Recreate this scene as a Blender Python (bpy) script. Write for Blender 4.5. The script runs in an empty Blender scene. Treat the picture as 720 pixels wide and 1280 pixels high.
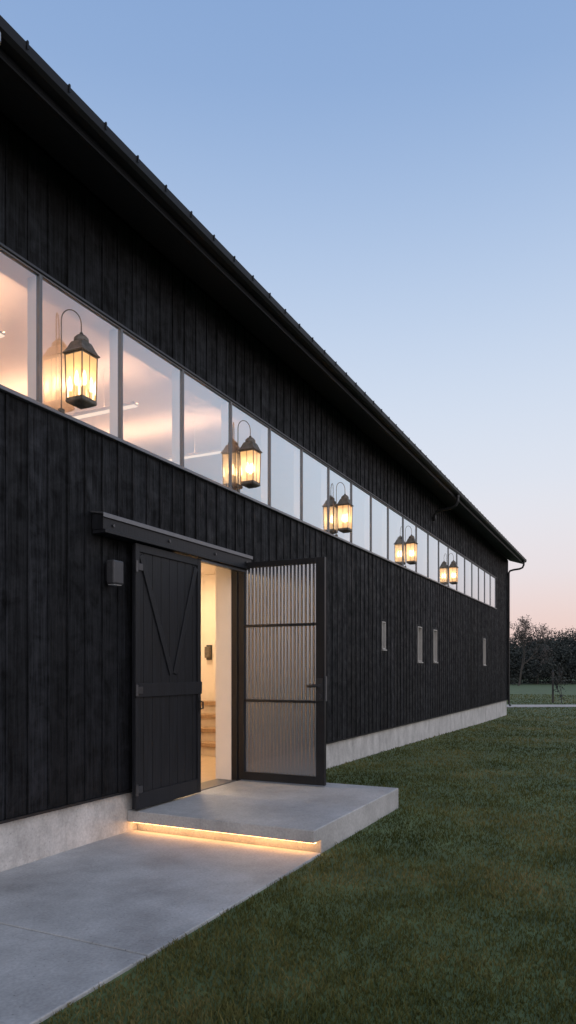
import bpy, bmesh, math, random
import numpy as np
from mathutils import Vector, Matrix
random.seed(7); np.random.seed(7)
S = bpy.context.scene
COL = S.collection
R = math.radians

# ------------------------------------------------------------------ helpers
def lin(r, g, b):
    f = lambda c: (c/255/12.92) if c/255 <= .04045 else ((c/255+.055)/1.055)**2.4
    return (f(r), f(g), f(b), 1)

class MB:
    def __init__(s): s.v = []; s.f = []
    def add(s, vs, fs):
        o = len(s.v); s.v += [tuple(v) for v in vs]; s.f += [tuple(i+o for i in f) for f in fs]
    def box(s, x0, x1, y0, y1, z0, z1, M=None):
        vs = [(x0,y0,z0),(x1,y0,z0),(x1,y1,z0),(x0,y1,z0),(x0,y0,z1),(x1,y0,z1),(x1,y1,z1),(x0,y1,z1)]
        if M is not None: vs = [M @ Vector(v) for v in vs]
        s.add(vs, [(0,3,2,1),(4,5,6,7),(0,1,5,4),(1,2,6,5),(2,3,7,6),(3,0,4,7)])
    def prism_x(s, poly, x0, x1):           # poly of (y,z), extruded along x
        n = len(poly)
        s.add([(x0,y,z) for y,z in poly]+[(x1,y,z) for y,z in poly],
              [tuple(range(n)), tuple(range(2*n-1, n-1, -1))]+[(i, i+n, (i+1)%n+n, (i+1)%n) for i in range(n)])
    def prism_y(s, poly, y0, y1):           # poly of (x,z), extruded along y
        n = len(poly)
        s.add([(x,y0,z) for x,z in poly]+[(x,y1,z) for x,z in poly],
              [tuple(range(n)), tuple(range(2*n-1, n-1, -1))]+[(i, i+n, (i+1)%n+n, (i+1)%n) for i in range(n)])
    def bar(s, a, b, w, d, nrm):            # rectangular bar from a to b, width w in plane, depth d along nrm
        a, b, nrm = Vector(a), Vector(b), Vector(nrm).normalized()
        t = (b-a).normalized(); q = t.cross(nrm).normalized()*w/2; n2 = nrm*d/2
        vs = [a-q-n2,a+q-n2,a+q+n2,a-q+n2,b-q-n2,b+q-n2,b+q+n2,b-q+n2]
        s.add(vs, [(0,3,2,1),(4,5,6,7),(0,1,5,4),(1,2,6,5),(2,3,7,6),(3,0,4,7)])
    def tube(s, pts, r, seg=8):
        pts = [Vector(p) for p in pts]; n = len(pts)
        rs = r if isinstance(r, (list, tuple)) else [r]*n
        o = len(s.v); up = None
        for i, p in enumerate(pts):
            t = (pts[min(i+1,n-1)]-pts[max(i-1,0)]).normalized()
            if up is None:
                up = Vector((0,0,1)) if abs(t.z) < .9 else Vector((1,0,0))
            a = t.cross(up).normalized(); up2 = a.cross(t).normalized(); up = up2
            for k in range(seg):
                q = 2*math.pi*k/seg
                s.v.append(tuple(p+(a*math.cos(q)+up2*math.sin(q))*rs[i]))
        for i in range(n-1):
            for k in range(seg):
                s.f.append((o+i*seg+k, o+i*seg+(k+1)%seg, o+(i+1)*seg+(k+1)%seg, o+(i+1)*seg+k))
        s.f.append(tuple(o+k for k in range(seg))[::-1]); s.f.append(tuple(o+(n-1)*seg+k for k in range(seg)))
    def lathe(s, prof, seg=24, c=(0,0,0), rot=0):
        o = len(s.v); n = len(prof)
        for r, z in prof:
            for k in range(seg):
                q = 2*math.pi*k/seg+rot
                s.v.append((c[0]+r*math.cos(q), c[1]+r*math.sin(q), c[2]+z))
        for i in range(n-1):
            for k in range(seg):
                s.f.append((o+i*seg+k, o+i*seg+(k+1)%seg, o+(i+1)*seg+(k+1)%seg, o+(i+1)*seg+k))
        s.f.append(tuple(o+k for k in range(seg))[::-1]); s.f.append(tuple(o+(n-1)*seg+k for k in range(seg)))
    def build(s, name, m, parent=None, bevel=0, smooth=False, fixn=True):
        me = bpy.data.meshes.new(name); me.from_pydata(s.v, [], s.f)
        if fixn:
            bm = bmesh.new(); bm.from_mesh(me); bmesh.ops.recalc_face_normals(bm, faces=bm.faces); bm.to_mesh(me); bm.free()
        me.materials.append(m)
        o = bpy.data.objects.new(name, me); COL.objects.link(o)
        if parent: o.parent = parent
        if smooth:
            for p in me.polygons: p.use_smooth = True
        if bevel:
            b = o.modifiers.new('bevel', 'BEVEL'); b.width = bevel; b.segments = 2; b.limit_method = 'ANGLE'
        return o

def tag(o, label=None, cat=None, group=None, kind=None):
    for k, v in (('label',label),('category',cat),('group',group),('kind',kind)):
        if v: o[k] = v
    return o
def empty(name, loc=(0,0,0), rz=0):
    o = bpy.data.objects.new(name, None); COL.objects.link(o); o.location = loc; o.rotation_euler = (0,0,rz); return o
def copy_tree(o, parent=None):
    c = o.copy(); COL.objects.link(c)
    if parent: c.parent = parent
    for ch in list(o.children): copy_tree(ch, c)
    return c

# ------------------------------------------------------------------ materials
def newmat(name):
    m = bpy.data.materials.new(name); m.use_nodes = True
    nt = m.node_tree; nt.nodes.clear()
    out = nt.nodes.new('ShaderNodeOutputMaterial')
    return m, nt, out
def N(nt, t, **kw):
    n = nt.nodes.new(t)
    for k, v in kw.items(): setattr(n, k, v)
    return n
def mat(name, c, rough=.5, metal=0, var=.15, scale=8, bump=.0, stretch=(1,1,1), rvar=.1, spec=.5):
    m, nt, out = newmat(name)
    L = nt.links.new
    b = N(nt,'ShaderNodeBsdfPrincipled'); b.inputs['Metallic'].default_value = metal
    b.inputs['Specular IOR Level'].default_value = spec
    tc = N(nt,'ShaderNodeTexCoord'); mp = N(nt,'ShaderNodeMapping'); mp.inputs['Scale'].default_value = stretch
    L(tc.outputs['Object'], mp.inputs['Vector'])
    no = N(nt,'ShaderNodeTexNoise'); no.inputs['Scale'].default_value = scale; no.inputs['Detail'].default_value = 8; no.inputs['Roughness'].default_value = .6
    L(mp.outputs[0], no.inputs['Vector'])
    cr = N(nt,'ShaderNodeValToRGB')
    cr.color_ramp.elements[0].position = .3; cr.color_ramp.elements[1].position = .7
    cr.color_ramp.elements[0].color = (c[0]*(1-var), c[1]*(1-var), c[2]*(1-var), 1)
    cr.color_ramp.elements[1].color = (min(1,c[0]*(1+var)), min(1,c[1]*(1+var)), min(1,c[2]*(1+var)), 1)
    L(no.outputs['Fac'], cr.inputs[0]); L(cr.outputs[0], b.inputs['Base Color'])
    mr = N(nt,'ShaderNodeMapRange'); mr.inputs['To Min'].default_value = max(.02,rough-rvar); mr.inputs['To Max'].default_value = min(1,rough+rvar)
    L(no.outputs['Fac'], mr.inputs['Value']); L(mr.outputs[0], b.inputs['Roughness'])
    if bump:
        bp = N(nt,'ShaderNodeBump'); bp.inputs['Strength'].default_value = bump; bp.inputs['Distance'].default_value = .01
        L(no.outputs['Fac'], bp.inputs['Height']); L(bp.outputs[0], b.inputs['Normal'])
    L(b.outputs[0], out.inputs[0])
    return m
def emit(name, c, s):
    m, nt, out = newmat(name)
    e = N(nt,'ShaderNodeEmission'); e.inputs[0].default_value = c; e.inputs[1].default_value = s
    nt.links.new(e.outputs[0], out.inputs[0]); return m

def wood_mat():
    m, nt, out = newmat('charred black boards'); L = nt.links.new
    tc = N(nt,'ShaderNodeTexCoord'); sx = N(nt,'ShaderNodeSeparateXYZ'); L(tc.outputs['Object'], sx.inputs[0])
    dv = N(nt,'ShaderNodeMath',operation='DIVIDE'); dv.inputs[1].default_value = .2; L(sx.outputs[0], dv.inputs[0])
    fl = N(nt,'ShaderNodeMath',operation='FLOOR'); L(dv.outputs[0], fl.inputs[0])
    wn = N(nt,'ShaderNodeTexWhiteNoise',noise_dimensions='1D'); L(fl.outputs[0], wn.inputs['W'])
    off = N(nt,'ShaderNodeVectorMath',operation='SCALE'); off.inputs['Scale'].default_value = 40; L(wn.outputs['Color'], off.inputs[0])
    def grain(sc, det, dist):
        ad = N(nt,'ShaderNodeVectorMath',operation='MULTIPLY_ADD'); ad.inputs[1].default_value = sc
        L(tc.outputs['Object'], ad.inputs[0]); L(off.outputs[0], ad.inputs[2])
        g = N(nt,'ShaderNodeTexNoise'); g.inputs['Scale'].default_value = 1; g.inputs['Detail'].default_value = det; g.inputs['Roughness'].default_value = .65; g.inputs['Distortion'].default_value = dist
        L(ad.outputs[0], g.inputs['Vector']); return g
    g1 = grain((45,45,1.6), 7, .8)      # fine fibres
    g2 = grain((7,7,7.5), 6, .4)        # char checks, blotches
    gm = N(nt,'ShaderNodeMath',operation='MULTIPLY_ADD'); gm.inputs[1].default_value = .55; L(g1.outputs['Fac'], gm.inputs[0])
    gs = N(nt,'ShaderNodeMath',operation='MULTIPLY'); gs.inputs[1].default_value = .45; L(g2.outputs['Fac'], gs.inputs[0]); L(gs.outputs[0], gm.inputs[2])
    blo = N(nt,'ShaderNodeTexNoise'); blo.inputs['Scale'].default_value = .9; blo.inputs['Detail'].default_value = 5; L(tc.outputs['Object'], blo.inputs['Vector'])
    cr = N(nt,'ShaderNodeValToRGB'); e = cr.color_ramp.elements
    e[0].position = .40; e[0].color = (.0013,.0014,.0018,1); e[1].position = .68; e[1].color = (.021,.0225,.0275,1)
    L(gm.outputs[0], cr.inputs[0])
    k = N(nt,'ShaderNodeMapRange'); k.inputs['To Min'].default_value = .62; k.inputs['To Max'].default_value = 1.32; L(wn.outputs['Value'], k.inputs['Value'])
    k2 = N(nt,'ShaderNodeMapRange'); k2.inputs['From Min'].default_value = .3; k2.inputs['From Max'].default_value = .7; k2.inputs['To Min'].default_value = .7; k2.inputs['To Max'].default_value = 1.3; L(blo.outputs['Fac'], k2.inputs['Value'])
    kk = N(nt,'ShaderNodeMath',operation='MULTIPLY'); L(k.outputs[0], kk.inputs[0]); L(k2.outputs[0], kk.inputs[1])
    mu = N(nt,'ShaderNodeVectorMath',operation='SCALE'); L(cr.outputs[0], mu.inputs[0]); L(kk.outputs[0], mu.inputs['Scale'])
    b = N(nt,'ShaderNodeBsdfPrincipled'); L(mu.outputs[0], b.inputs['Base Color'])
    rr = N(nt,'ShaderNodeMapRange'); rr.inputs['From Min'].default_value=.35; rr.inputs['From Max'].default_value=.65; rr.inputs['To Min'].default_value = .9; rr.inputs['To Max'].default_value = .40; L(gm.outputs[0], rr.inputs['Value']); L(rr.outputs[0], b.inputs['Roughness'])
    b.inputs['Specular IOR Level'].default_value = .17
    bp = N(nt,'ShaderNodeBump'); bp.inputs['Strength'].default_value = .9; bp.inputs['Distance'].default_value = .011
    L(gm.outputs[0], bp.inputs['Height']); L(bp.outputs[0], b.inputs['Normal'])
    L(b.outputs[0], out.inputs[0]); return m

def concrete_mat(name, c, streak=0):
    m, nt, out = newmat(name); L = nt.links.new
    tc = N(nt,'ShaderNodeTexCoord')
    n1 = N(nt,'ShaderNodeTexNoise'); n1.inputs['Scale'].default_value = 1.4; n1.inputs['Detail'].default_value = 8; n1.inputs['Roughness'].default_value = .68
    n2 = N(nt,'ShaderNodeTexNoise'); n2.inputs['Scale'].default_value = 55; n2.inputs['Detail'].default_value = 4
    L(tc.outputs['Object'], n2.inputs['Vector'])
    mp = N(nt,'ShaderNodeMapping'); mp.inputs['Scale'].default_value = (3,3,1.6) if streak else (1,1,1)
    L(tc.outputs['Object'], mp.inputs['Vector']); L(mp.outputs[0], n1.inputs['Vector'])
    cr = N(nt,'ShaderNodeValToRGB'); e = cr.color_ramp.elements
    e[0].position = .32; e[0].color = (c[0]*.64,c[1]*.64,c[2]*.64,1); e[1].position = .68; e[1].color = (c[0]*1.17,c[1]*1.17,c[2]*1.17,1)
    L(n1.outputs['Fac'], cr.inputs[0])
    k = N(nt,'ShaderNodeMapRange'); k.inputs['From Min'].default_value=.3; k.inputs['From Max'].default_value=.7; k.inputs['To Min'].default_value=.86; k.inputs['To Max'].default_value=1.1; L(n2.outputs['Fac'], k.inputs['Value'])
    mu = N(nt,'ShaderNodeVectorMath',operation='SCALE'); L(cr.outputs[0], mu.inputs[0]); L(k.outputs[0], mu.inputs['Scale'])
    vo = N(nt,'ShaderNodeTexVoronoi'); vo.inputs['Scale'].default_value = 22; L(tc.outputs['Object'], vo.inputs['Vector'])
    pr = N(nt,'ShaderNodeValToRGB'); pr.color_ramp.elements[0].position=.06; pr.color_ramp.elements[0].color=(.55,.55,.55,1); pr.color_ramp.elements[1].position=.11; pr.color_ramp.elements[1].color=(1,1,1,1)
    L(vo.outputs['Distance'], pr.inputs[0])
    m2 = N(nt,'ShaderNodeVectorMath',operation='MULTIPLY'); L(mu.outputs[0], m2.inputs[0]); L(pr.outputs[0], m2.inputs[1])
    b = N(nt,'ShaderNodeBsdfPrincipled'); L(m2.outputs[0], b.inputs['Base Color'])
    rr = N(nt,'ShaderNodeMapRange'); rr.inputs['To Min'].default_value=.45; rr.inputs['To Max'].default_value=.85; L(n1.outputs['Fac'], rr.inputs['Value']); L(rr.outputs[0], b.inputs['Roughness'])
    bp = N(nt,'ShaderNodeBump'); bp.inputs['Strength'].default_value=.25; bp.inputs['Distance'].default_value=.004
    L(n2.outputs['Fac'], bp.inputs['Height']); L(bp.outputs[0], b.inputs['Normal'])
    L(b.outputs[0], out.inputs[0]); return m

def glass_mat(name, lo=.06, hi=.82, c0=.82, c1=.28, tint=(1,1,1,1), rough=.055):
    # coated glazing: reflectance rises early towards grazing angles
    m, nt, out = newmat(name); L = nt.links.new
    ge = N(nt,'ShaderNodeNewGeometry')
    dp = N(nt,'ShaderNodeVectorMath',operation='DOT_PRODUCT'); L(ge.outputs['Normal'], dp.inputs[0]); L(ge.outputs['Incoming'], dp.inputs[1])
    ab = N(nt,'ShaderNodeMath',operation='ABSOLUTE'); L(dp.outputs['Value'], ab.inputs[0])
    mu = N(nt,'ShaderNodeMapRange',interpolation_type='SMOOTHSTEP')
    mu.inputs['From Min'].default_value = c1; mu.inputs['From Max'].default_value = c0; mu.inputs['To Min'].default_value = hi; mu.inputs['To Max'].default_value = lo
    L(ab.outputs[0], mu.inputs['Value'])
    t = N(nt,'ShaderNodeBsdfTransparent'); t.inputs[0].default_value = tint
    g = N(nt,'ShaderNodeBsdfGlossy'); g.inputs['Roughness'].default_value = rough; g.inputs[0].default_value = (.86,.945,1,1)
    tc = N(nt,'ShaderNodeTexCoord'); no = N(nt,'ShaderNodeTexNoise'); no.inputs['Scale'].default_value = 1.1; L(tc.outputs['Object'], no.inputs['Vector'])
    bp = N(nt,'ShaderNodeBump'); bp.inputs['Strength'].default_value=.06; bp.inputs['Distance'].default_value=.02; L(no.outputs['Fac'], bp.inputs['Height']); L(bp.outputs[0], g.inputs['Normal'])
    x = N(nt,'ShaderNodeMixShader'); L(mu.outputs[0], x.inputs[0]); L(t.outputs[0], x.inputs[1]); L(g.outputs[0], x.inputs[2])
    L(x.outputs[0], out.inputs[0]); return m

def reeded_mat():
    m, nt, out = newmat('reeded translucent glass'); L = nt.links.new
    g = N(nt,'ShaderNodeBsdfGlossy'); g.inputs['Roughness'].default_value=.20; g.inputs[0].default_value=(.74,.78,.84,1)
    t = N(nt,'ShaderNodeBsdfTransparent'); t.inputs[0].default_value=(.5,.52,.55,1)
    tl = N(nt,'ShaderNodeBsdfTranslucent'); tl.inputs[0].default_value=(.18,.185,.195,1)
    d = N(nt,'ShaderNodeBsdfDiffuse'); d.inputs[0].default_value=(.050,.052,.058,1)
    a = N(nt,'ShaderNodeMixShader'); a.inputs[0].default_value=.45; L(d.outputs[0], a.inputs[1]); L(tl.outputs[0], a.inputs[2])
    b = N(nt,'ShaderNodeMixShader'); b.inputs[0].default_value=.08; L(a.outputs[0], b.inputs[1]); L(t.outputs[0], b.inputs[2])
    c = N(nt,'ShaderNodeMixShader'); c.inputs[0].default_value=.29; L(b.outputs[0], c.inputs[1]); L(g.outputs[0], c.inputs[2])
    L(c.outputs[0], out.inputs[0]); return m

def lamp_glass():
    m, nt, out = newmat('warm seeded lantern glass'); L = nt.links.new
    t = N(nt,'ShaderNodeBsdfTransparent'); t.inputs[0].default_value=(1,.92,.80,1)
    g = N(nt,'ShaderNodeBsdfGlossy'); g.inputs['Roughness'].default_value=.08
    tl = N(nt,'ShaderNodeBsdfTranslucent'); tl.inputs[0].default_value=(1,.80,.56,1)
    e = N(nt,'ShaderNodeEmission'); e.inputs[0].default_value=(1,.53,.22,1); e.inputs[1].default_value=.42  # glow put into the panes, standing in for scattered bulb light
    a = N(nt,'ShaderNodeMixShader'); a.inputs[0].default_value=.42; L(t.outputs[0], a.inputs[1]); L(tl.outputs[0], a.inputs[2])
    fr = N(nt,'ShaderNodeFresnel'); b = N(nt,'ShaderNodeMixShader'); L(fr.outputs[0], b.inputs[0]); L(a.outputs[0], b.inputs[1]); L(g.outputs[0], b.inputs[2])
    s = N(nt,'ShaderNodeAddShader'); L(b.outputs[0], s.inputs[0]); L(e.outputs[0], s.inputs[1])
    L(s.outputs[0], out.inputs[0]); return m

def blade_mat():
    m, nt, out = newmat('grass blades'); L = nt.links.new
    ge = N(nt,'ShaderNodeNewGeometry'); tc = N(nt,'ShaderNodeTexCoord')
    no = N(nt,'ShaderNodeTexNoise'); no.inputs['Scale'].default_value=.55; no.inputs['Detail'].default_value=7; no.inputs['Roughness'].default_value=.6; L(tc.outputs['Object'], no.inputs['Vector'])
    nk = N(nt,'ShaderNodeMapRange'); nk.inputs['From Min'].default_value=.32; nk.inputs['From Max'].default_value=.68; nk.inputs['To Min'].default_value=-.15; nk.inputs['To Max'].default_value=.74; L(no.outputs['Fac'], nk.inputs['Value'])
    ad = N(nt,'ShaderNodeMath',operation='MULTIPLY_ADD'); ad.inputs[1].default_value=.36; L(ge.outputs['Random Per Island'], ad.inputs[0]); L(nk.outputs[0], ad.inputs[2])
    cr = N(nt,'ShaderNodeValToRGB'); e = cr.color_ramp.elements
    e[0].position=.0; e[0].color=(.040,.050,.015,1); e[1].position=1; e[1].color=(.27,.205,.095,1)
    x = e.new(.45); x.color=(.094,.100,.032,1); x = e.new(.75); x.color=(.165,.148,.056,1)
    L(ad.outputs[0], cr.inputs[0])
    d = N(nt,'ShaderNodeBsdfDiffuse'); t = N(nt,'ShaderNodeBsdfTranslucent'); L(cr.outputs[0], d.inputs[0]); L(cr.outputs[0], t.inputs[0])
    mx = N(nt,'ShaderNodeMixShader'); mx.inputs[0].default_value=.3; L(d.outputs[0], mx.inputs[1]); L(t.outputs[0], mx.inputs[2])
    L(mx.outputs[0], out.inputs[0]); return m

def leaf_mat(name, a, b):
    m, nt, out = newmat(name); L = nt.links.new
    ge = N(nt,'ShaderNodeNewGeometry'); cr = N(nt,'ShaderNodeValToRGB')
    cr.color_ramp.elements[0].color = a; cr.color_ramp.elements[1].color = b
    L(ge.outputs['Random Per Island'], cr.inputs[0])
    d = N(nt,'ShaderNodeBsdfDiffuse'); L(cr.outputs[0], d.inputs[0]); L(d.outputs[0], out.inputs[0]); return m

WOOD = wood_mat()
CONC = concrete_mat('foundation concrete', (.50,.485,.47), 1)
CONP = concrete_mat('path concrete', (.43,.425,.42))
CONS = concrete_mat('step concrete', (.40,.39,.38))
METAL = mat('black painted steel', (.013,.0135,.016), .42, .3, .2, 12, .05)
DOORB = mat('black door timber', (.0085,.009,.0115), .5, 0, .45, 3, .3, (14,14,1), spec=.3)
DOORT = mat('black door framing timber', (.0105,.0111,.0138), .48, 0, .4, 3, .2, (14,14,1), spec=.3)
FRAME = mat('grey window frame', (.15,.15,.16), .4, .2, .1, 10)
HEAD = mat('dark window head', (.05,.05,.056), .4, .2, .1, 10)
SILL = mat('grey metal sill', (.17,.17,.185), .4, .6, .15, 6)
PALE = mat('pale fitting', (.38,.38,.40), .5, 0, .1, 10)
SLOT = mat('pale small window trim', (.34,.32,.30), .5, 0, .1, 10)
CREAM = mat('cream plaster', (.80,.71,.63), .9, 0, .03, 4)
FLOORM = mat('oak floor', (.46,.34,.23), .5, 0, .2, 5, .1, (1,12,1))
OAK = mat('brown oak', (.34,.22,.13), .5, 0, .2, 4, .1, (1,10,1))
RISER = mat('pale riser board', (.60,.50,.40), .6, 0, .12, 4)
ROOFM = mat('black metal roof', (.009,.009,.011), .5, .2, .2, 5, spec=.3)
SOFF = mat('dark soffit boards', (.006,.006,.008), .65, 0, .3, 4, .2, (1,12,12))
BRONZE = mat('weathered bronze', (.14,.12,.10), .55, .3, .5, 22, .15)
STEEL = mat('brushed grey metal', (.16,.16,.17), .4, .7, .15, 20)
GUN = mat('gunmetal hardware', (.07,.07,.075), .35, .7, .15, 20)
SCON = mat('dark grey fixture', (.05,.05,.055), .45, .3, .2, 12)
ZINC = mat('pale zinc', (.42,.43,.46), .4, .6, .15, 10)
GLASS = glass_mat('window glass')
GLASSD = glass_mat('small window glass', .06, .60, .7, .1, (.7,.7,.7,1))
REED = reeded_mat()
LGLASS = lamp_glass()
BULB = emit('candle bulb glow', (1,.62,.30,1), 13)
LAMP = emit('warm loft lamp', (1,.72,.50,1), 1.15)
LAMPUP = emit('warm loft uplight', (1,.61,.385,1), 36)
HLAMP = emit('warm hall lamp', (1,.735,.43,1), 52)
LED = emit('warm led strip', (1,.48,.18,1), 17)
DARK = mat('dark joint', (.02,.02,.02), .9)
SOIL = mat('lawn ground', (.080,.112,.040), .95, 0, .3, 2.2, .3)
ROADM = mat('tan gravel', (.42,.36,.31), .9, 0, .15, 3, .2)
BARK = mat('dark bark', (.055,.048,.042), .9, 0, .3, 6, .3)

# ------------------------------------------------------------------ measures
X0, X1 = -4.0, 25.75
ZF, ZW0, ZW1, ZT = .41, 3.41, 4.38, 5.31
PITCH, M0 = .925, 3.912
WX0, WX1 = M0-2*PITCH, M0+21*PITCH
DX0, DX1, DZ0, DZ1 = 5.55, 6.84, .2, 2.66
SLOTS = [(11.88,12.06,1.80,2.29),(14.18,14.48,1.60,2.33),(15.45,15.74,1.61,2.33),(21.25,21.58,1.58,2.36)]
HOLES = [(WX0,WX1,ZW0,ZW1),(DX0,DX1,DZ0,DZ1)]+SLOTS

def gz(x, y):
    t = np.clip((x-8)/18, 0, 1); return -.16*t*t*(3-2*t)

barn = empty('barn')
tag(barn, 'long black board-clad barn with a ribbon of glowing windows under the eave', 'barn')

# wall with openings
def wall_grid(mb, yf, yb, z0, z1, back=True, front=True, x0=X0, x1=X1):
    xs = sorted({x0,x1}|{h[0] for h in HOLES}|{h[1] for h in HOLES}); zs = sorted({z0,z1}|{h[2] for h in HOLES if z0<h[2]<z1}|{h[3] for h in HOLES if z0<h[3]<z1})
    def solid(i,j):
        if i<0 or j<0 or i>=len(xs)-1 or j>=len(zs)-1: return None
        cx, cz = (xs[i]+xs[i+1])/2, (zs[j]+zs[j+1])/2
        return not any(h[0]<cx<h[1] and h[2]<cz<h[3] for h in HOLES)
    for i in range(len(xs)-1):
        for j in range(len(zs)-1):
            if not solid(i,j): continue
            a,b,c,d = xs[i],xs[i+1],zs[j],zs[j+1]
            if front: mb.add([(a,yf,c),(b,yf,c),(b,yf,d),(a,yf,d)],[(0,1,2,3)])
            if back: mb.add([(a,yb,c),(b,yb,c),(b,yb,d),(a,yb,d)],[(3,2,1,0)])
            if yf != yb:
                if not solid(i-1,j): mb.add([(a,yf,c),(a,yf,d),(a,yb,d),(a,yb,c)],[(0,1,2,3)])
                if not solid(i+1,j): mb.add([(b,yf,c),(b,yb,c),(b,yb,d),(b,yf,d)],[(0,1,2,3)])
                if not solid(i,j-1): mb.add([(a,yf,c),(a,yb,c),(b,yb,c),(b,yf,c)],[(0,1,2,3)])
                if not solid(i,j+1): mb.add([(a,yf,d),(b,yf,d),(b,yb,d),(a,yb,d)],[(0,1,2,3)])
mb = MB(); wall_grid(mb, -.04, .19, ZF-.021, ZT)
rb = random.Random(3)
k = math.ceil(X0/.2)
while k*.2 < X1:
    xc = k*.2+rb.uniform(-.003,.003); w = .012+rb.uniform(-.0015,.0015); k += 1
    if xc-w < X0: continue
    segs = [(ZF-.020, ZT)]
    for h in HOLES:
        pad = .05 if h[0] != WX0 else .0
        if h[0]-pad-w < xc < h[1]+pad+w:
            ns = []
            for a,b in segs:
                lo, hi = h[2]-pad-(.03 if h[0]==WX0 else 0), h[3]+pad
                if hi<=a or lo>=b: ns.append((a,b)); continue
                if lo>a: ns.append((a,lo))
                if hi<b: ns.append((hi,b))
            segs = ns
    for a,b in segs:
        pj = .008+rb.uniform(0,.004)
        mb.box(xc-w, xc+w, -.040-pj, -.038, a, b)
mb.build('wall', WOOD, barn, fixn=False)
# end and rear walls with gables
RID = 6.0; SL = .32
for xa, xb in ((X0, X0+.2), (X1-.2, X1)):
    mb = MB(); mb.prism_x([(.2,-.3),(11.8,-.3),(11.8,ZT),(RID,ZT+5.8*SL),(.2,ZT)], xa+.002, xb-.002); mb.build('gable_wall', WOOD, barn)
mb = MB(); mb.box(X0,X1,11.8,12,-.3,ZT); mb.build('rear_wall', WOOD, barn)
# foundation
mb = MB(); mb.box(X0,DX0,-.012,.186,-.5,ZF-.024); mb.box(DX1,X1,-.012,.186,-.5,ZF-.024); mb.box(DX0,DX1,-.012,.186,-.5,.185)
mb.build('foundation', CONC, barn)
for a_, b_ in ((X0,DX0),(DX1,X1)):
    mb = MB(); mb.box(a_,b_,-.060,-.013,ZF-.042,ZF-.0225); mb.build('drip_flashing', METAL, barn)
# corner board
mb = MB(); mb.box(X1-.13,X1+.03,-.064,-.03,ZF-.02,ZT-.02); mb.box(X1+.004,X1+.03,-.03,.14,ZF-.02,ZT-.02); mb.build('corner_board', WOOD, barn, .004)
# roof
def roofline(y, off): return 5.27+off+(min(y,12-y)+.55)*SL
mb = MB(); e = -.55
mb.prism_x([(e,roofline(e,0)),(RID,roofline(RID,0)),(12-e,roofline(e,0)),(12-e,roofline(e,-.09)),(RID,roofline(RID,-.09)),(e,roofline(e,-.09))], X0-.3, X1+.28)
xx = X0-.25
while xx < X1+.25:
    for sgn in (0,1):
        pts = [(e+.05,roofline(e+.05,-.01)),(RID-.01,roofline(RID,-.01)),(RID-.01,roofline(RID,.04)),(e+.05,roofline(e+.05,.03))]
        if sgn: pts = [(12-a,b) for a,b in pts]
        mb.prism_x(pts, xx, xx+.03)
    xx += .45
roof = mb.build('roof', ROOFM, barn)
mb = MB(); mb.prism_x([(e+.04,roofline(e+.04,-.095)),(-.07,roofline(-.07,-.095)),(-.07,roofline(-.07,-.12)),(e+.04,roofline(e+.04,-.12))], X0-.28, X1+.26)
mb.build('soffit', SOFF, roof)
mb = MB(); mb.box(X0-.3,X1+.28,e+.002,e+.038,5.16,5.25); mb.build('fascia', ROOFM, roof)
mb = MB()
mb.prism_x([(-.552,5.215),(-.62,5.215),(-.644,5.24),(-.65,5.30),(-.637,5.302),(-.632,5.25),(-.61,5.228),(-.552,5.228)], X0-.31, X1+.30)
xx = X0
while xx < X1+.25:
    mb.box(xx,xx+.016,-.655,-.552,5.296,5.309); mb.box(xx+.002,xx+.014,-.656,-.651,5.26,5.313); xx += .36
mb.build('gutter', ROOFM, roof)
# outlets from gutter to wall
def outlet(xc, down=False, m=METAL):
    P = [(xc,-.60,5.20),(xc,-.60,5.08),(xc,-.56,4.99),(xc,-.46,4.95),(xc,-.26,4.93),(xc,-.14,4.90),(xc,-.10,4.83)]
    P += [(xc,-.10,.25),(xc,-.16,.16)] if down else [(xc,-.10,4.74),(xc,-.085,4.70)]
    mb = MB(); mb.tube(P, .033, 10)
    mb.tube([(xc,-.60,5.212),(xc,-.60,5.16)], .045, 10)
    mb.box(xc-.045,xc+.045,-.125,-.05,4.76,4.80)
    return mb.build('gutter_pipe', m, barn, smooth=False)
outlet(2.99, m=ZINC); outlet(15.35); outlet(25.67, True)

# interior lining, floors
mb = MB(); wall_grid(mb, .192, .205, ZF-.2, 4.9, back=True, front=False, x0=X0+.2, x1=X1-.2)
mb.add([(WX0,-.012,ZW0+.004),(WX1,-.012,ZW0+.004),(WX1,.2,ZW0+.004),(WX0,.2,ZW0+.004)],[(0,1,2,3)])
mb.add([(WX0,-.012,ZW1-.004),(WX0,.2,ZW1-.004),(WX1,.2,ZW1-.004),(WX1,-.012,ZW1-.004)],[(0,1,2,3)])
for i in range(-2,22):
    xm = M0+i*PITCH; mb.box(xm-.011,xm+.011,-.012,.075,ZW0+.006,ZW1-.006)
# plaster reveal of the doorway
mb.box(DX1-.06,DX1-.002,.012,.212,DZ0+.004,DZ1-.002); mb.box(DX0+.002,DX0+.06,.012,.212,DZ0+.004,DZ1-.002); mb.box(DX0+.06,DX1-.06,.012,.212,DZ1-.06,DZ1-.002)
mb.build('interior_wall', CREAM, barn, fixn=False)
mb = MB(); mb.box(X0+.2,X1-.2,6.0,6.1,3.06,4.86); mb.build('loft_wall', CREAM, barn)
for xa in (X0+.2, X1-.24):
    mb = MB(); mb.box(xa,xa+.04,.21,6,3.06,4.86); mb.build('loft_end_wall', CREAM, barn)
mb = MB(); mb.box(X0+.2,X1-.2,.206,6.1,4.86,4.92); mb.build('loft_ceiling', CREAM, barn)
mb = MB(); mb.box(X0+.2,X1-.2,.206,6.1,2.98,3.06); mb.build('loft_floor', CREAM, barn)
mb = MB(); mb.box(X0+.2,X1-.2,.0,11.8,.12,.2); mb.build('floor', FLOORM, barn)
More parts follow.
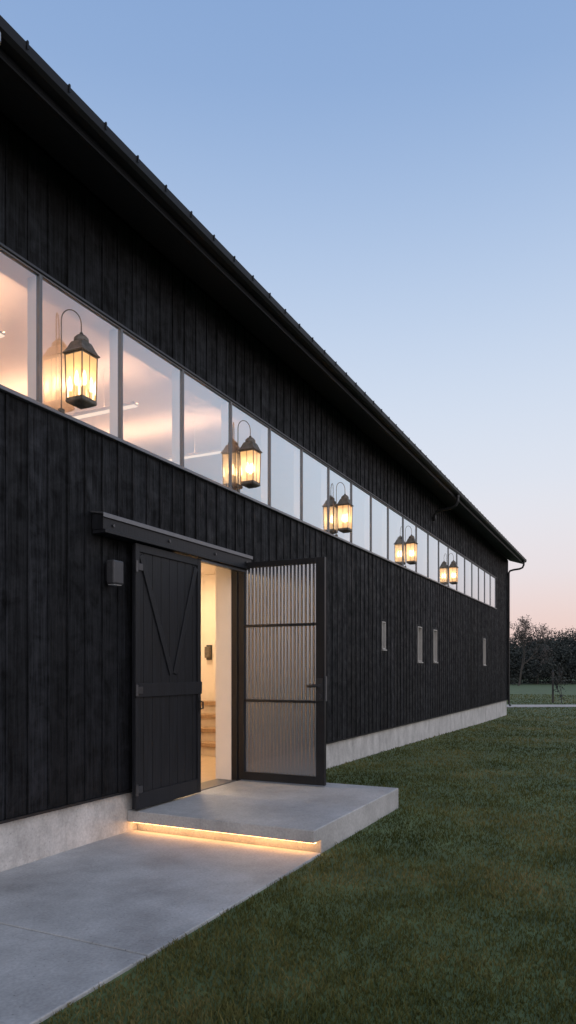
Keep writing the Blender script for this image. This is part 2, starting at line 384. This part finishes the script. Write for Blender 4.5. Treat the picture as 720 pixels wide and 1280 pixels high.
for bx_ in ((9.75,9.9,.206,3.2),(4.6,9.9,3.2,3.35),(4.45,4.6,.206,3.35)):
    mb = MB(); mb.box(*bx_,.202,2.979); mb.build('hall_wall', CREAM, barn)
mb = MB(); mb.box(9.9,X1-.24,5.0,5.1,.202,2.979); mb.build('store_wall', CREAM, barn)

# ribbon windows
def make_window(x0,x1,z0,z1,fw,m,y0=-.052,y1=-.014,glass=GLASS,ypane=-.036,name='window'):
    mb = MB(); g=.001
    a,b,c,d = x0+g,x1-g,z0+g,z1-g
    mb.box(a,a+fw,y0,y1,c,d); mb.box(b-fw,b,y0,y1,c,d); mb.box(a+fw,b-fw,y0,y1,c,c+fw); mb.box(a+fw,b-fw,y0,y1,d-fw,d)
    w = mb.build(name, m, barn, .002)
    p = MB(); p.add([(a+fw-.002,ypane,c+fw-.002),(b-fw+.002,ypane,c+fw-.002),(b-fw+.002,ypane,d-fw+.002),(a+fw-.002,ypane,d-fw+.002)],[(0,1,2,3)])
    p.build('pane', glass, w, fixn=False)
    return w
for i in range(-2,21):
    make_window(M0+i*PITCH, M0+(i+1)*PITCH, ZW0, ZW1, .013, FRAME)
mb = MB(); mb.box(WX0-.03,WX1+.03,-.078,-.041,ZW0-.028,ZW0-.002); mb.build('window_sill', SILL, barn, .003)
mb = MB(); mb.box(WX0-.03,WX1+.03,-.066,-.041,ZW1+.002,ZW1+.022); mb.build('window_head', HEAD, barn, .003)
for i, s in enumerate(SLOTS):
    w = make_window(s[0],s[1],s[2],s[3],.022,SLOT,-.055,.10,GLASSD,.02 if i else -.02,'small_window')
    mb = MB(); mb.box(s[0]-.015,s[1]+.015,-.075,-.041,s[2]-.026,s[2]-.004); mb.build('sill', SLOT, w, .003)

# door frame, threshold
mb = MB(); q = .055
mb.box(DX0+.001,DX0+q,-.064,.010,DZ0+.002,DZ1-.001); mb.box(DX1-q,DX1+.03,-.064,.010,DZ0+.002,DZ1-.001); mb.box(DX0+q,DX1-q,-.064,.010,DZ1-q,DZ1-.001)
mb.build('door_frame', METAL, barn, .003)
mb = MB(); mb.box(DX0+.06,DX1-.06,-.06,.2,.203,.216); mb.build('threshold', STEEL, barn, .003)

# sliding door (stands in front of the wall)
sx0, sx1, sz0, sz1 = 4.90, 5.925, .225, 2.535
yb, yf = -.105, -.135
mb = MB(); n = 8; pw = (sx1-sx0)/n
for i in range(n):
    mb.box(sx0+i*pw+.0025, sx0+(i+1)*pw-.0025, yf, yb-random.uniform(0,.002), sz0+.004, sz1-.004)
sd = mb.build('sliding_door', DOORB, barn, .003)
fy0, fy1 = -.150, -.1355
mb = MB()
mb.box(sx0,sx0+.055,fy0,fy1,sz0,sz1); mb.box(sx1-.055,sx1,fy0,fy1,sz0,sz1)
mb.box(sx0+.057,sx1-.057,fy0+.001,fy1,sz1-.07,sz1-.001); mb.box(sx0+.057,sx1-.057,fy0+.001,fy1,sz0+.001,sz0+.14)
mb.build('door_border', DOORT, sd, .003)
mb = MB(); mb.box(sx0-.004,sx1+.004,fy0-.010,fy0-.002,1.20,1.32); mb.box(sx0+.057,sx1-.057,fy0-.002,fy1,1.205,1.315); mb.build('middle_rail', DOORT, sd, .003)
xm = (sx0+sx1)/2+.05
mb = MB(); mb.bar((sx0+.08,-.1425,2.44),(xm-.028,-.1425,1.40),.058,.012,(0,1,0)); mb.build('brace', DOORT, sd, .003)
mb = MB(); mb.bar((sx1-.08,-.1420,2.44),(xm+.028,-.1420,1.40),.058,.012,(0,1,0)); mb.build('brace', DOORT, sd, .003)
for zz in (2.33, 1.26, .40):
    mb = MB(); mb.box(sx0-.02,sx0+.075,fy0-.020,fy0-.0105,zz-.03,zz+.03); mb.tube([(sx0-.005,fy0-.016,zz-.05),(sx0-.005,fy0-.016,zz+.05)],.014,8)
    mb.build('bracket', GUN, sd, .002)
mb = MB(); mb.box(sx1-.05,sx1-.015,fy0-.008,fy0-.0005,1.02,1.16); mb.tube([(sx1-.034,fy0-.005,1.13),(sx1-.034,fy0-.045,1.12),(sx1-.034,fy0-.045,1.06),(sx1-.034,fy0-.005,1.05)],.008,8); mb.build('pull', METAL, sd)
# header box and track: timber box, grey cap flashing, projecting lower lip
hx0, hx1 = 4.46, 6.92
mb = MB(); mb.prism_x([(-.052,2.575),(-.052,2.715),(-.170,2.695),(-.170,2.575)], hx0, hx1)
mb.prism_x([(-.055,2.5455),(-.055,2.574),(-.190,2.574),(-.190,2.5455)], hx0+.004, hx1-.004)
hd = mb.build('track_header', DOORT, barn, .003)
mb = MB(); mb.prism_x([(-.050,2.716),(-.050,2.728),(-.184,2.706),(-.184,2.670),(-.178,2.670),(-.178,2.695)], hx0-.012, hx1+.012); mb.build('cap_flashing', STEEL, hd, .002)
mb = MB(); mb.box(sx1+.01,hx1-.03,-.150,-.100,2.515,2.544); mb.build('track', STEEL, hd, .003)
for xx in (hx0+.12, hx0+.9, hx0+1.7, hx1-.12):
    mb = MB(); mb.tube([(xx,-.168,2.62),(xx,-.182,2.62)],.014,6); mb.build('bolt', GUN, hd)

# hinged glazed leaf, opened square to the wall
lx = DX1-.02; ly0, ly1, lz0, lz1 = -.075, -1.11, .225, 2.62
mb = MB(); d=.024; fw=.07
def lb(mb, ya, yb_, za, zb, dd=d): mb.box(lx-dd, lx+dd, min(ya,yb_), max(ya,yb_), za, zb)
lb(mb,ly0,ly0-fw,lz0,lz1); lb(mb,ly1,ly1+fw+.03,lz0,lz1); lb(mb,ly0-fw,ly1+fw+.03,lz1-.06,lz1); lb(mb,ly0-fw,ly1+fw+.03,lz0,lz0+.09)
ld = mb.build('glazed_door', METAL, barn, .003)
z_bars = [1.10, 1.92]
for zb in z_bars:
    mb = MB(); lb(mb,ly0-fw,ly1+fw+.03,zb-.014,zb+.014,.02); mb.build('glazing_bar', METAL, ld, .002)
zs = [lz0+.09]+z_bars+[lz1-.06]
ya, yb2 = ly0-fw, ly1+fw+.03
rr = random.Random(11)
ws = [rr.uniform(.88,1.12) for _ in range(20)]; tot = sum(ws)
ribs = []; acc = 0
for w_ in ws:
    am = rr.uniform(.0028,.0040)
    for j in range(10):
        ribs.append(((acc+w_*j/10)/tot, am*(1-math.cos(2*math.pi*j/10))))
    acc += w_
ribs.append((1.0,0))
for q in range(3):
    za = zs[q]+(.014 if q else 0); zb = zs[q+1]-(.014 if q<2 else 0)
    mb = MB(); vs=[]
    for f_, a_ in ribs:
        for z_ in (za-.002, zb+.002): vs.append((lx-a_, ya+(yb2-ya)*f_, z_))
    nn = len(ribs)-1
    fs = [(2*i,2*i+1,2*i+3,2*i+2) for i in range(nn)]
    mb.add(vs,fs); mb.build('reeded_panel', REED, ld, fixn=False, smooth=True)
mb = MB(); hy = ly1+.055; hz = 1.27
for sgn in (-1,1):
    mb.box(lx+sgn*.0255-(.006 if sgn<0 else 0), lx+sgn*.0255+(.006 if sgn>0 else 0), hy-.034, hy+.034, hz-.16, hz+.08)
    mb.tube([(lx+sgn*.02,hy,hz),(lx+sgn*.09,hy,hz)],.020,12); mb.tube([(lx+sgn*.085,hy-.02,hz),(lx+sgn*.085,hy+.05,hz+.002),(lx+sgn*.080,hy+.12,hz-.004)],[.019,.018,.015],10)
    mb.tube([(lx+sgn*.02,hy,hz-.11),(lx+sgn*.055,hy,hz-.11)],.026,14)
mb.build('handle', GUN, ld)
mb = MB(); mb.box(lx-.014,lx+.014,ly1-.012,ly1-.0005,hz-.16,hz+.10); mb.build('latch_plate', STEEL, ld)
for zz in (.5,1.45,2.35):
    mb = MB(); mb.tube([(lx+.024,ly0+.004,zz-.06),(lx+.024,ly0+.004,zz+.06)],.012,10); mb.build('hinge', STEEL, ld)

# ------------------------------------------------------------------ step, path
O = (4.95,0,.02)
step = empty('concrete_step', O)
tag(step, 'raised concrete landing in front of the open door, glowing light strip under its edge', 'step')
def rel(mb, org): mb.v = [(a-org[0],b-org[1],c-org[2]) for a,b,c in mb.v]; return mb
mb = MB(); mb.prism_y([(4.95,.207),(7.12,.207),(7.12,-.3),(5.09,-.3),(5.09,.106),(4.95,.106)], -1.81, -.013); rel(mb,O).build('slab', CONS, step, .008)
mb = MB(); mb.box(5.012,5.044,-1.785,-.03,.090,.1055); rel(mb,O).build('light_strip', LED, step)
mb = MB()
for a,b in ((-3.3,-1.23),(-1.22,.81),(.82,2.845),(2.857,5.03)):
    mb.box(a,b,-1.83,-.0125,-.2,.02)
p = mb.build('path', CONP, None, .006); tag(p, kind='structure')
mb = MB(); mb.box(-3.3,5.04,-1.825,-.014,-.25,.004); p2 = mb.build('path_base', DARK, None); tag(p2, kind='structure')

# ------------------------------------------------------------------ lanterns
def lantern(loc):
    root = empty('wall_lantern', loc)          # origin: at the window sill; lantern axis at y=-yo
    yo = .100; zb = .05
    c = (0,-yo,0); rot = R(45)
    mb = MB(); mb.lathe([(.03,zb-.030),(.06,zb-.028),(.108,zb-.010),(.118,zb),(.118,zb+.014),(.106,zb+.018)],4,c,rot); mb.build('base', BRONZE, root)
    rb_, rt = .110, .120; zt = zb+.370
    mb = MB()
    for k in range(4):
        q = 2*math.pi*k/4+rot
        mb.tube([(rb_*math.cos(q),-yo+rb_*math.sin(q),zb+.016),(rt*math.cos(q),-yo+rt*math.sin(q),zt)],.0058,6)
        q2 = q+math.pi/2                       # mid mullion of each side
        ma = lambda r,z: ((r*math.cos(q)+r*math.cos(q2))/2, -yo+(r*math.sin(q)+r*math.sin(q2))/2, z)
        mb.tube([ma(rb_,zb+.016),ma(rt,zt)],.0030,5)
    for r_, z_ in ((rt-.002,zt-.012),(rb_,zb+.016)):
        mb.lathe([(r_-.010,z_),(r_+.006,z_),(r_+.006,z_+.011),(r_-.010,z_+.011)],4,c,rot)
    mb.build('cage', BRONZE, root)
    for k in range(4):
        q0 = 2*math.pi*k/4+rot; q1 = q0+math.pi/2; f=.975
        mb = MB(); mb.add([(f*rb_*math.cos(q0),-yo+f*rb_*math.sin(q0),zb+.020),(f*rb_*math.cos(q1),-yo+f*rb_*math.sin(q1),zb+.020),(f*rt*math.cos(q1),-yo+f*rt*math.sin(q1),zt-.01),(f*rt*math.cos(q0),-yo+f*rt*math.sin(q0),zt-.01)],[(0,1,2,3)])
        mb.build('glass_pane', LGLASS, root, fixn=False)
    mb = MB(); mb.lathe([(.140,zt),(.143,zt+.008),(.124,zt+.024),(.104,zt+.052),(.084,zt+.088),(.074,zt+.100)],4,c,rot)
    mb.lathe([(.052,zt+.096),(.058,zt+.108),(.056,zt+.130),(.036,zt+.152),(.014,zt+.163)],16,c)
    mb.build('lamp_roof', BRONZE, root)
    mb = MB()
    for k in range(3):
        q = 2*math.pi*k/3+.4; mb.tube([(.035*math.cos(q),-yo+.035*math.sin(q),zb+.02),(.035*math.cos(q),-yo+.035*math.sin(q),zb+.13)],.012,8)
    mb.build('candle_holder', PALE, root)
    for k in range(3):
        q = 2*math.pi*k/3+.4
        mb = MB(); mb.lathe([(.008,.13),(.016,.15),(.019,.175),(.013,.215),(.003,.25)],10,(.035*math.cos(q),-yo+.035*math.sin(q),zb)); mb.build('candle_bulb', BULB, root, smooth=True)
    # gooseneck rising beside the lantern and curling over it
    xr, yr = -.122, -.012
    pts = [(xr,yr,-.048),(xr,yr,.66)]
    for k in range(1,13):
        a = math.pi*k/12; t = (1-math.cos(a))/2
        pts.append((xr*(1-t), yr+(-yo-yr)*t, .66+.098*math.sin(a)))
    pts.append((0,-yo,zt+.172))
    mb = MB(); mb.tube(pts,.0044,8)
    mb.lathe([(.010,0),(.015,.008),(.010,.018)],10,(0,-yo,zt+.161))
    mb.build('hook_arm', BRONZE, root)
    mb = MB(); mb.box(xr-.02,xr+.02,yr-.016,yr+.014,-.051,-.02); mb.build('wall_bracket', BRONZE, root, .003)
    return root
proto = lantern((4.22,-.06,3.46))
LX = [4.23, 6.93, 9.83, 13.36, 16.93]
LLAB = ['largest and nearest of the five glowing wall lanterns, left of the barn door',
        'second glowing lantern from the left, hanging above the open glazed door',
        'third glowing lantern from the left, the middle one of five on the window band',
        'fourth glowing lantern from the left, second farthest along the window band',
        'smallest and farthest of the five glowing wall lanterns on the window band']
for i, xx in enumerate(LX):
    o = proto if i == 0 else copy_tree(proto)
    o.location = (xx,-.050,3.46)
    tag(o, LLAB[i], 'lantern', 'glowing lanterns along the window band')

# wall light
sc = empty('wall_sconce', (4.67,-.053,2.15)); tag(sc, 'small dark grey unlit wall light left of the black sliding door', 'wall light')
mb = MB(); mb.box(-.05,.05,-.02,0,.03,.17); mb.build('back_plate', METAL, sc, .003)
mb = MB(); mb.box(-.065,.065,-.105,-.0205,0,.2); mb.build('shade', SCON, sc, .014)
mb = MB(); mb.box(-.05,.05,-.09,-.03,-.006,-.001); mb.build('diffuser', PALE, sc)

# ------------------------------------------------------------------ interior things
lx_list = [.75, 2.6, 4.45, 6.3, 8.15]
for i, xx in enumerate(lx_list):
    if i == 0:
        cl = empty('ceiling_light', (xx,0,4.36))
        mb = MB(); mb.box(-.03,.03,.95,5.5,0,.012); mb.build('diffuser', LAMP, cl)
        mb = MB(); mb.prism_y([(-.034,.0125),(.034,.0125),(.034,.046),(.030,.046),(.030,.030),(-.030,.030),(-.030,.046),(-.034,.046)],.95,5.5); mb.build('housing', CREAM, cl)
        mb = MB(); mb.box(-.028,.028,.96,5.49,.0305,.034); mb.build('fill_uplight', LAMPUP, cl)  # hidden bright top face, added to light the loft ceiling
        for yy in (1.4,4.9):
            mb = MB(); mb.tube([(0,yy,.035),(0,yy,.502)],.003,6); mb.build('hanger', CREAM, cl)
        first = cl; o = cl
    else:
        o = copy_tree(first); o.location = (xx,0,4.36)
    tag(o, 'linear lamp under the loft ceiling, seen lit through the upper window band', 'ceiling light', 'linear lamps behind the window band')
hl = empty('hall_lamp', (5.9,1.5,2.978)); tag(hl, 'round flush lamp lighting the hall just inside the open doorway', 'ceiling light')
mb = MB(); mb.lathe([(.26,-.001),(.26,-.05),(.24,-.052)],32); mb.build('rim', STEEL, hl)
mb = MB(); mb.lathe([(.235,-.045),(.22,-.075),(.1,-.09),(.01,-.093)],32); mb.build('diffuser', HLAMP, hl, smooth=True)
for loc, lab in (((7.6,1.1,2.978),'unseen round lamp added to brighten the middle of the hall beyond the doorway'),
                 ((8.8,2.2,2.978),'unseen round lamp added to brighten the back of the hall above the timber steps'),
                 ((15.6,2.4,2.978),'unseen round lamp added to warm the pair of small windows from inside'),
                 ((22.4,2.4,2.978),'unseen round lamp added to warm the farthest small window from inside')):
    h2 = copy_tree(hl); h2.location = loc; tag(h2, lab, 'ceiling light')  # unseen extra lamps, added to brighten the hall and warm the small windows
st = empty('indoor_steps', (8.60,1.9,.2)); tag(st, 'short flight of brown timber steps inside the lit hall beyond the doorway', 'steps')
for q in range(4):
    x_ = .27*q; z_ = .185*(q+1)
    mb = MB(); mb.box(x_-.02,x_+.29,-.75,.75,z_-.055,z_); mb.build('tread', OAK, st, .004)
    mb = MB(); mb.box(x_+.012,x_+.03,-.73,.73,z_-.185,z_-.0555); mb.build('riser', RISER, st)
wl = empty('indoor_wall_lamp', (9.748,2.17,1.72)); tag(wl, 'small dark wall fixture on the cream wall above the indoor steps', 'wall light')
mb = MB(); mb.box(-.02,0,-.05,.05,-.12,.12); mb.build('back_plate', GUN, wl, .003)
mb = MB(); mb.box(-.09,-.0205,-.045,.045,-.09,.09); mb.build('shade', BRONZE, wl, .01)

# ------------------------------------------------------------------ ground
def axis(a, b, n0, dense):
    return np.unique(np.concatenate([np.linspace(dense[0],dense[1],n0), -np.geomspace(1,abs(a),14)+dense[0]+1, np.geomspace(1,b,16)+dense[1]-1]))
gx = axis(-500, 900, 60, (-6,40)); gy = axis(-700, 700, 40, (-20,14))
A, B = np.meshgrid(gx, gy, indexing='ij'); Z = gz(A,B)
V = np.stack([A.ravel(),B.ravel(),Z.ravel()],1); ny = len(gy)
F = [(i*ny+j,(i+1)*ny+j,(i+1)*ny+j+1,i*ny+j+1) for i in range(len(gx)-1) for j in range(ny-1)]
mb = MB(); mb.v = [tuple(v) for v in V]; mb.f = F; g = mb.build('ground', SOIL, None, fixn=False); tag(g, kind='structure')

fwd = Vector((math.cos(R(26)),math.sin(R(26)),0)); rgt = Vector((math.sin(R(26)),-math.cos(R(26)),0)); CAM = Vector((0,-4,0))
def at(depth, lat, z=0): p = CAM+fwd*depth+rgt*lat; p.z = z; return p
# gravel drive beyond the barn
mb = MB(); n=40
vs=[]
for i in range(n+1):
    l = -40+120*i/n; w = 1.0+.12*math.sin(i*1.3)
    a = at(31.2-w+.5*math.sin(i*.35), l, -.150); b = at(31.2+w+.5*math.sin(i*.35), l, -.150); vs += [a,b]
mb.add(vs,[(2*i,2*i+2,2*i+3,2*i+1) for i in range(n)]); r_ = mb.build('road', ROADM, None); tag(r_, kind='structure')

# grass blades
def make_grass(nb):
    r = np.exp(np.random.uniform(np.log(1.4), np.log(48), nb)); th = R(26)+np.random.uniform(R(-75), R(40), nb)
    x = r*np.cos(th); y = -4+r*np.sin(th)
    edge = .010*np.sin(x*9)+.008*np.sin(x*23)
    ok = (y < -.02) & ~((x < 4.98) & (y > -1.848+edge)) & ~((x > 4.85) & (x < 7.14) & (y > -1.83)) | ((x > X1+.1) & (y < 20))
    dd = (x*math.cos(R(26))+(y+4)*math.sin(R(26))); ok &= ~((np.abs(dd-31.2) < 1.3) & (x > X1-5))
    x,y,r = x[ok],y[ok],r[ok]; n = len(x)
    cl = .5+.5*np.sin(x*3.1+1.3*np.sin(y*2.3))*np.sin(y*3.7+1.1*np.sin(x*1.9)); cl2=.5+.5*np.sin(x*11+2*np.sin(y*7))*np.sin(y*13+np.sin(x*9))
    h = (.016+.011*cl+.010*cl2)*np.random.uniform(.6,1.3,n)*(1+.008*r)
    tall = np.random.rand(n) < .012; h[tall] *= 1.7
    w = .0013+.00044*r
    a = np.random.uniform(0,2*np.pi,n); lean = h*np.random.uniform(.15,.95,n); la = np.random.uniform(0,2*np.pi,n)
    z = gz(x,y)-.003
    dx,dy = np.cos(a)*w, np.sin(a)*w
    P = np.zeros((n,5,3))
    lx_, ly_ = np.cos(la)*lean, np.sin(la)*lean
    P[:,0] = np.stack([x-dx,y-dy,z],1); P[:,1] = np.stack([x+dx,y+dy,z],1)
    P[:,2] = np.stack([x+dx*.8+lx_*.35,y+dy*.8+ly_*.35,z+h*.6],1); P[:,3] = np.stack([x-dx*.8+lx_*.35,y-dy*.8+ly_*.35,z+h*.6],1)
    P[:,4] = np.stack([x+lx_,y+ly_,z+h],1)
    me = bpy.data.meshes.new('grass'); me.vertices.add(n*5); me.vertices.foreach_set('co', P.ravel())
    base = (np.arange(n)*5)[:,None]
    idx = np.concatenate([base+np.array([[0,1,2,3]]), base+np.array([[3,2,4]])],1).ravel()
    me.loops.add(n*7); me.loops.foreach_set('vertex_index', idx.astype(np.int32))
    st_ = np.stack([np.arange(n)*7, np.arange(n)*7+4],1).ravel()
    me.polygons.add(n*2); me.polygons.foreach_set('loop_start', st_.astype(np.int32))
    me.update(calc_edges=True); me.validate()
    me.materials.append(blade_mat())
    o = bpy.data.objects.new('grass', me); COL.objects.link(o)
    return tag(o, 'short mown olive green lawn grass beside path and barn', 'grass', None, 'stuff')
make_grass(640000)

# ------------------------------------------------------------------ trees
LEAFD = leaf_mat('dusk foliage', (.034,.038,.036,1), (.070,.074,.064,1))  # distance haze put into the leaf colours, lighter and greyer
LEAFB = leaf_mat('brown dusk foliage', (.060,.053,.050,1), (.115,.098,.088,1))
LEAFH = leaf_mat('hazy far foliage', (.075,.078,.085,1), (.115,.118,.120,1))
def grow(mb, p, d, L, r, lev, tips, rng, spread=.6, taper=.68):
    n = 3; pts=[p]; rs=[r]
    for i in range(n):
        d = (d+Vector((rng.gauss(0,.13),rng.gauss(0,.13),rng.gauss(.03,.08)))).normalized()
        p = p+d*L/n; pts.append(p); rs.append(max(.014, r*(1-.35*(i+1)/n)))
    mb.tube(pts, rs, 5 if lev > 1 else 3)
    if lev == 0: tips.append(p); return
    for k in range(3 if lev > 1 else 4):
        q = pts[1] if k == 3 else pts[-1] if k else pts[2]
        nd = (d*.9+Vector((rng.gauss(0,spread),rng.gauss(0,spread),rng.gauss(.15,.3)))).normalized()
        grow(mb, q, nd, L*taper*rng.uniform(.8,1.15), rs[-1]*.7, lev-1, tips, rng, spread, taper)
def leaves(mb, centers, n, rad, size, rng):
    for i in range(n):
        c = rng.choice(centers); p = Vector((c.x+rng.gauss(0,rad),c.y+rng.gauss(0,rad),max(.15,c.z+rng.gauss(0,rad*.75))))
        a = Vector((rng.gauss(0,1),rng.gauss(0,1),rng.gauss(0,1))).normalized(); b = a.orthogonal().normalized()
        s = size*rng.uniform(.6,1.4); a *= s; b *= s*.6
        mb.add([p-a,p+b,p+a,p-b],[(0,1,2,3)])
def tree(loc, h, w, m, seed, label, group, nl=2600, bare=False, name='tree', size=.13):
    rng = random.Random(seed); root = empty(name, loc)
    tips = []; mb = MB()
    lev = 5 if bare else 3
    grow(mb, Vector((0,0,-.2)), Vector((rng.gauss(0,.05),rng.gauss(0,.05),1)), h*(.30 if bare else .34), h*.022, lev, tips, rng, .55, .74 if bare else .7)
    mx = max(t.z for t in tips); s = h/mx if bare else h*.95/mx
    wx = max(max(abs(t.x),abs(t.y)) for t in tips)*s; sw = (w/2)/wx*s if wx > 0 else s
    mb.v = [(a*sw,b*sw,c*s) for a,b,c in mb.v]; tips = [Vector((t.x*sw,t.y*sw,t.z*s)) for t in tips]
    mb.build('trunk', BARK, root)
    mb = MB()
    cs = tips if bare else tips+[Vector((rng.gauss(0,w*.26),rng.gauss(0,w*.26),h*rng.uniform(.04,.78))) for _ in range(60)]
    leaves(mb, cs, nl, .18 if bare else w*.075, .07 if bare else size, rng)
    mb.build('crown', m, root, fixn=False)
    tag(root, label, 'tree', group); return root
gzf = -.16
tree(at(70,22.8,gzf), 6.7, 6.4, LEAFB, 5, 'bare twiggy tree standing taller than the others just right of the barn end', None, 2200, True, 'bare_tree')
spots = [(76,20,5.0,6),(80,24.4,4.9,6.5),(77,27.2,5.2,6),(81,31.0,5.8,7),(78,34,5.5,6.5),(84,39.5,6.1,7.5),(80,17.0,5.0,6),(88,46,6.5,8),(86,27,5.4,8),(88,34,6.2,8)]
for i,(d_,l_,h_,w_) in enumerate(spots):
    tree(at(d_,l_,gzf), h_, w_, LEAFD, 20+i, 'dark bushy tree in the treeline across the far field', 'trees of the far treeline', 8000, size=.11)
tree(at(33.5,13.0,gzf), 1.9, .7, LEAFD, 77, 'thin young tree standing alone beyond the drive at the right edge', None, 130, False, 'sapling', .055)
# thin timber post by the drive
po = empty('timber_post', at(34.0,12.75,gzf)); tag(po, 'thin timber post beside the young tree beyond the drive', 'post')
h_ = 1.5
mb = MB(); mb.lathe([(.045,-.2),(.043,h_-.05),(.040,h_)],8); mb.build('shaft', BARK, po)
mb = MB(); mb.lathe([(.05,h_),(.05,h_+.02),(.012,h_+.06)],8); mb.build('cap', METAL, po)
# far wooded hill line, one mass
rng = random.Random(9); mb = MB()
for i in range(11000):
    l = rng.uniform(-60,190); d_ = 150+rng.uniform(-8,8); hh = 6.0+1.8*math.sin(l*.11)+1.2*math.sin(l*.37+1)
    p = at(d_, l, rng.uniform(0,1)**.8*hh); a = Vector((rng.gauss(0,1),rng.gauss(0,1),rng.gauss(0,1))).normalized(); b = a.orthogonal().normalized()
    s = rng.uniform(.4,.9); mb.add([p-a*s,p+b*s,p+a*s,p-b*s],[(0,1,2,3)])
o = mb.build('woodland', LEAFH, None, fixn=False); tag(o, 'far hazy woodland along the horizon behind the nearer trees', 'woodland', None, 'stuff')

# ------------------------------------------------------------------ sky, sun, camera
W = bpy.data.worlds.new('World'); S.world = W; W.use_nodes = True
nt = W.node_tree; nt.nodes.clear(); L = nt.links.new
out = nt.nodes.new('ShaderNodeOutputWorld'); bg = nt.nodes.new('ShaderNodeBackground')
tc = nt.nodes.new('ShaderNodeTexCoord'); sx = nt.nodes.new('ShaderNodeSeparateXYZ'); L(tc.outputs['Generated'], sx.inputs[0])
cr = nt.nodes.new('ShaderNodeValToRGB'); e = cr.color_ramp.elements; cr.color_ramp.interpolation = 'B_SPLINE'
e[0].position = 0; e[0].color = lin(236,198,188); e[1].position = 1; e[1].color = lin(104,140,194)
for ps, c in ((.06,lin(238,211,203)),(.13,lin(234,225,228)),(.25,lin(226,232,242)),(.44,lin(192,211,237)),(.64,lin(138,170,215))):
    n = e.new(ps); n.color = c
L(sx.outputs[2], cr.inputs[0])
# glow added to the unseen sky behind the camera, brightening wall, path and lawn
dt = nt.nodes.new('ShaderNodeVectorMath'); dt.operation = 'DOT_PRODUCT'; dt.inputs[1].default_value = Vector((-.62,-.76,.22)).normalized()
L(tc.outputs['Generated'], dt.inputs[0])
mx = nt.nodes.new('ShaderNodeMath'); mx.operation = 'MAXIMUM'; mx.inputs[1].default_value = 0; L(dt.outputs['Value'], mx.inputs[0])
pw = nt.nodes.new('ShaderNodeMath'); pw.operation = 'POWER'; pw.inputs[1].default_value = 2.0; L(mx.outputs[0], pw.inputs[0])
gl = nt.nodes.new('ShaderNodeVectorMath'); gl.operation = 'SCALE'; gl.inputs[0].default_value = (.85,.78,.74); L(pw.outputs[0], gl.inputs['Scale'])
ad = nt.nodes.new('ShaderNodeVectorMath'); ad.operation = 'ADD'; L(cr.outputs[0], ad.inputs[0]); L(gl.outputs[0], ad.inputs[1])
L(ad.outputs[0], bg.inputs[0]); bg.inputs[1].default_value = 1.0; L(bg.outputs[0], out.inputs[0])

sl = bpy.data.lights.new('sun', 'SUN'); sl.energy = .3; sl.angle = R(35); sl.color = (1,.88,.8)
so = bpy.data.objects.new('sun', sl); COL.objects.link(so); so.rotation_euler = Vector((.62,.76,-.55)).to_track_quat('-Z','Y').to_euler()

cd = bpy.data.cameras.new('camera'); co = bpy.data.objects.new('camera', cd); COL.objects.link(co)
co.location = (0,-4,1.44); co.rotation_euler = (R(90),0,R(-64))
cd.sensor_fit = 'AUTO'; cd.sensor_width = 36; cd.lens = 36*883/1280; cd.shift_y = 197/1280; cd.clip_end = 2500; cd.clip_start = .05
S.camera = co
S.view_settings.view_transform = 'Standard'; S.view_settings.look = 'None'; S.view_settings.exposure = 0
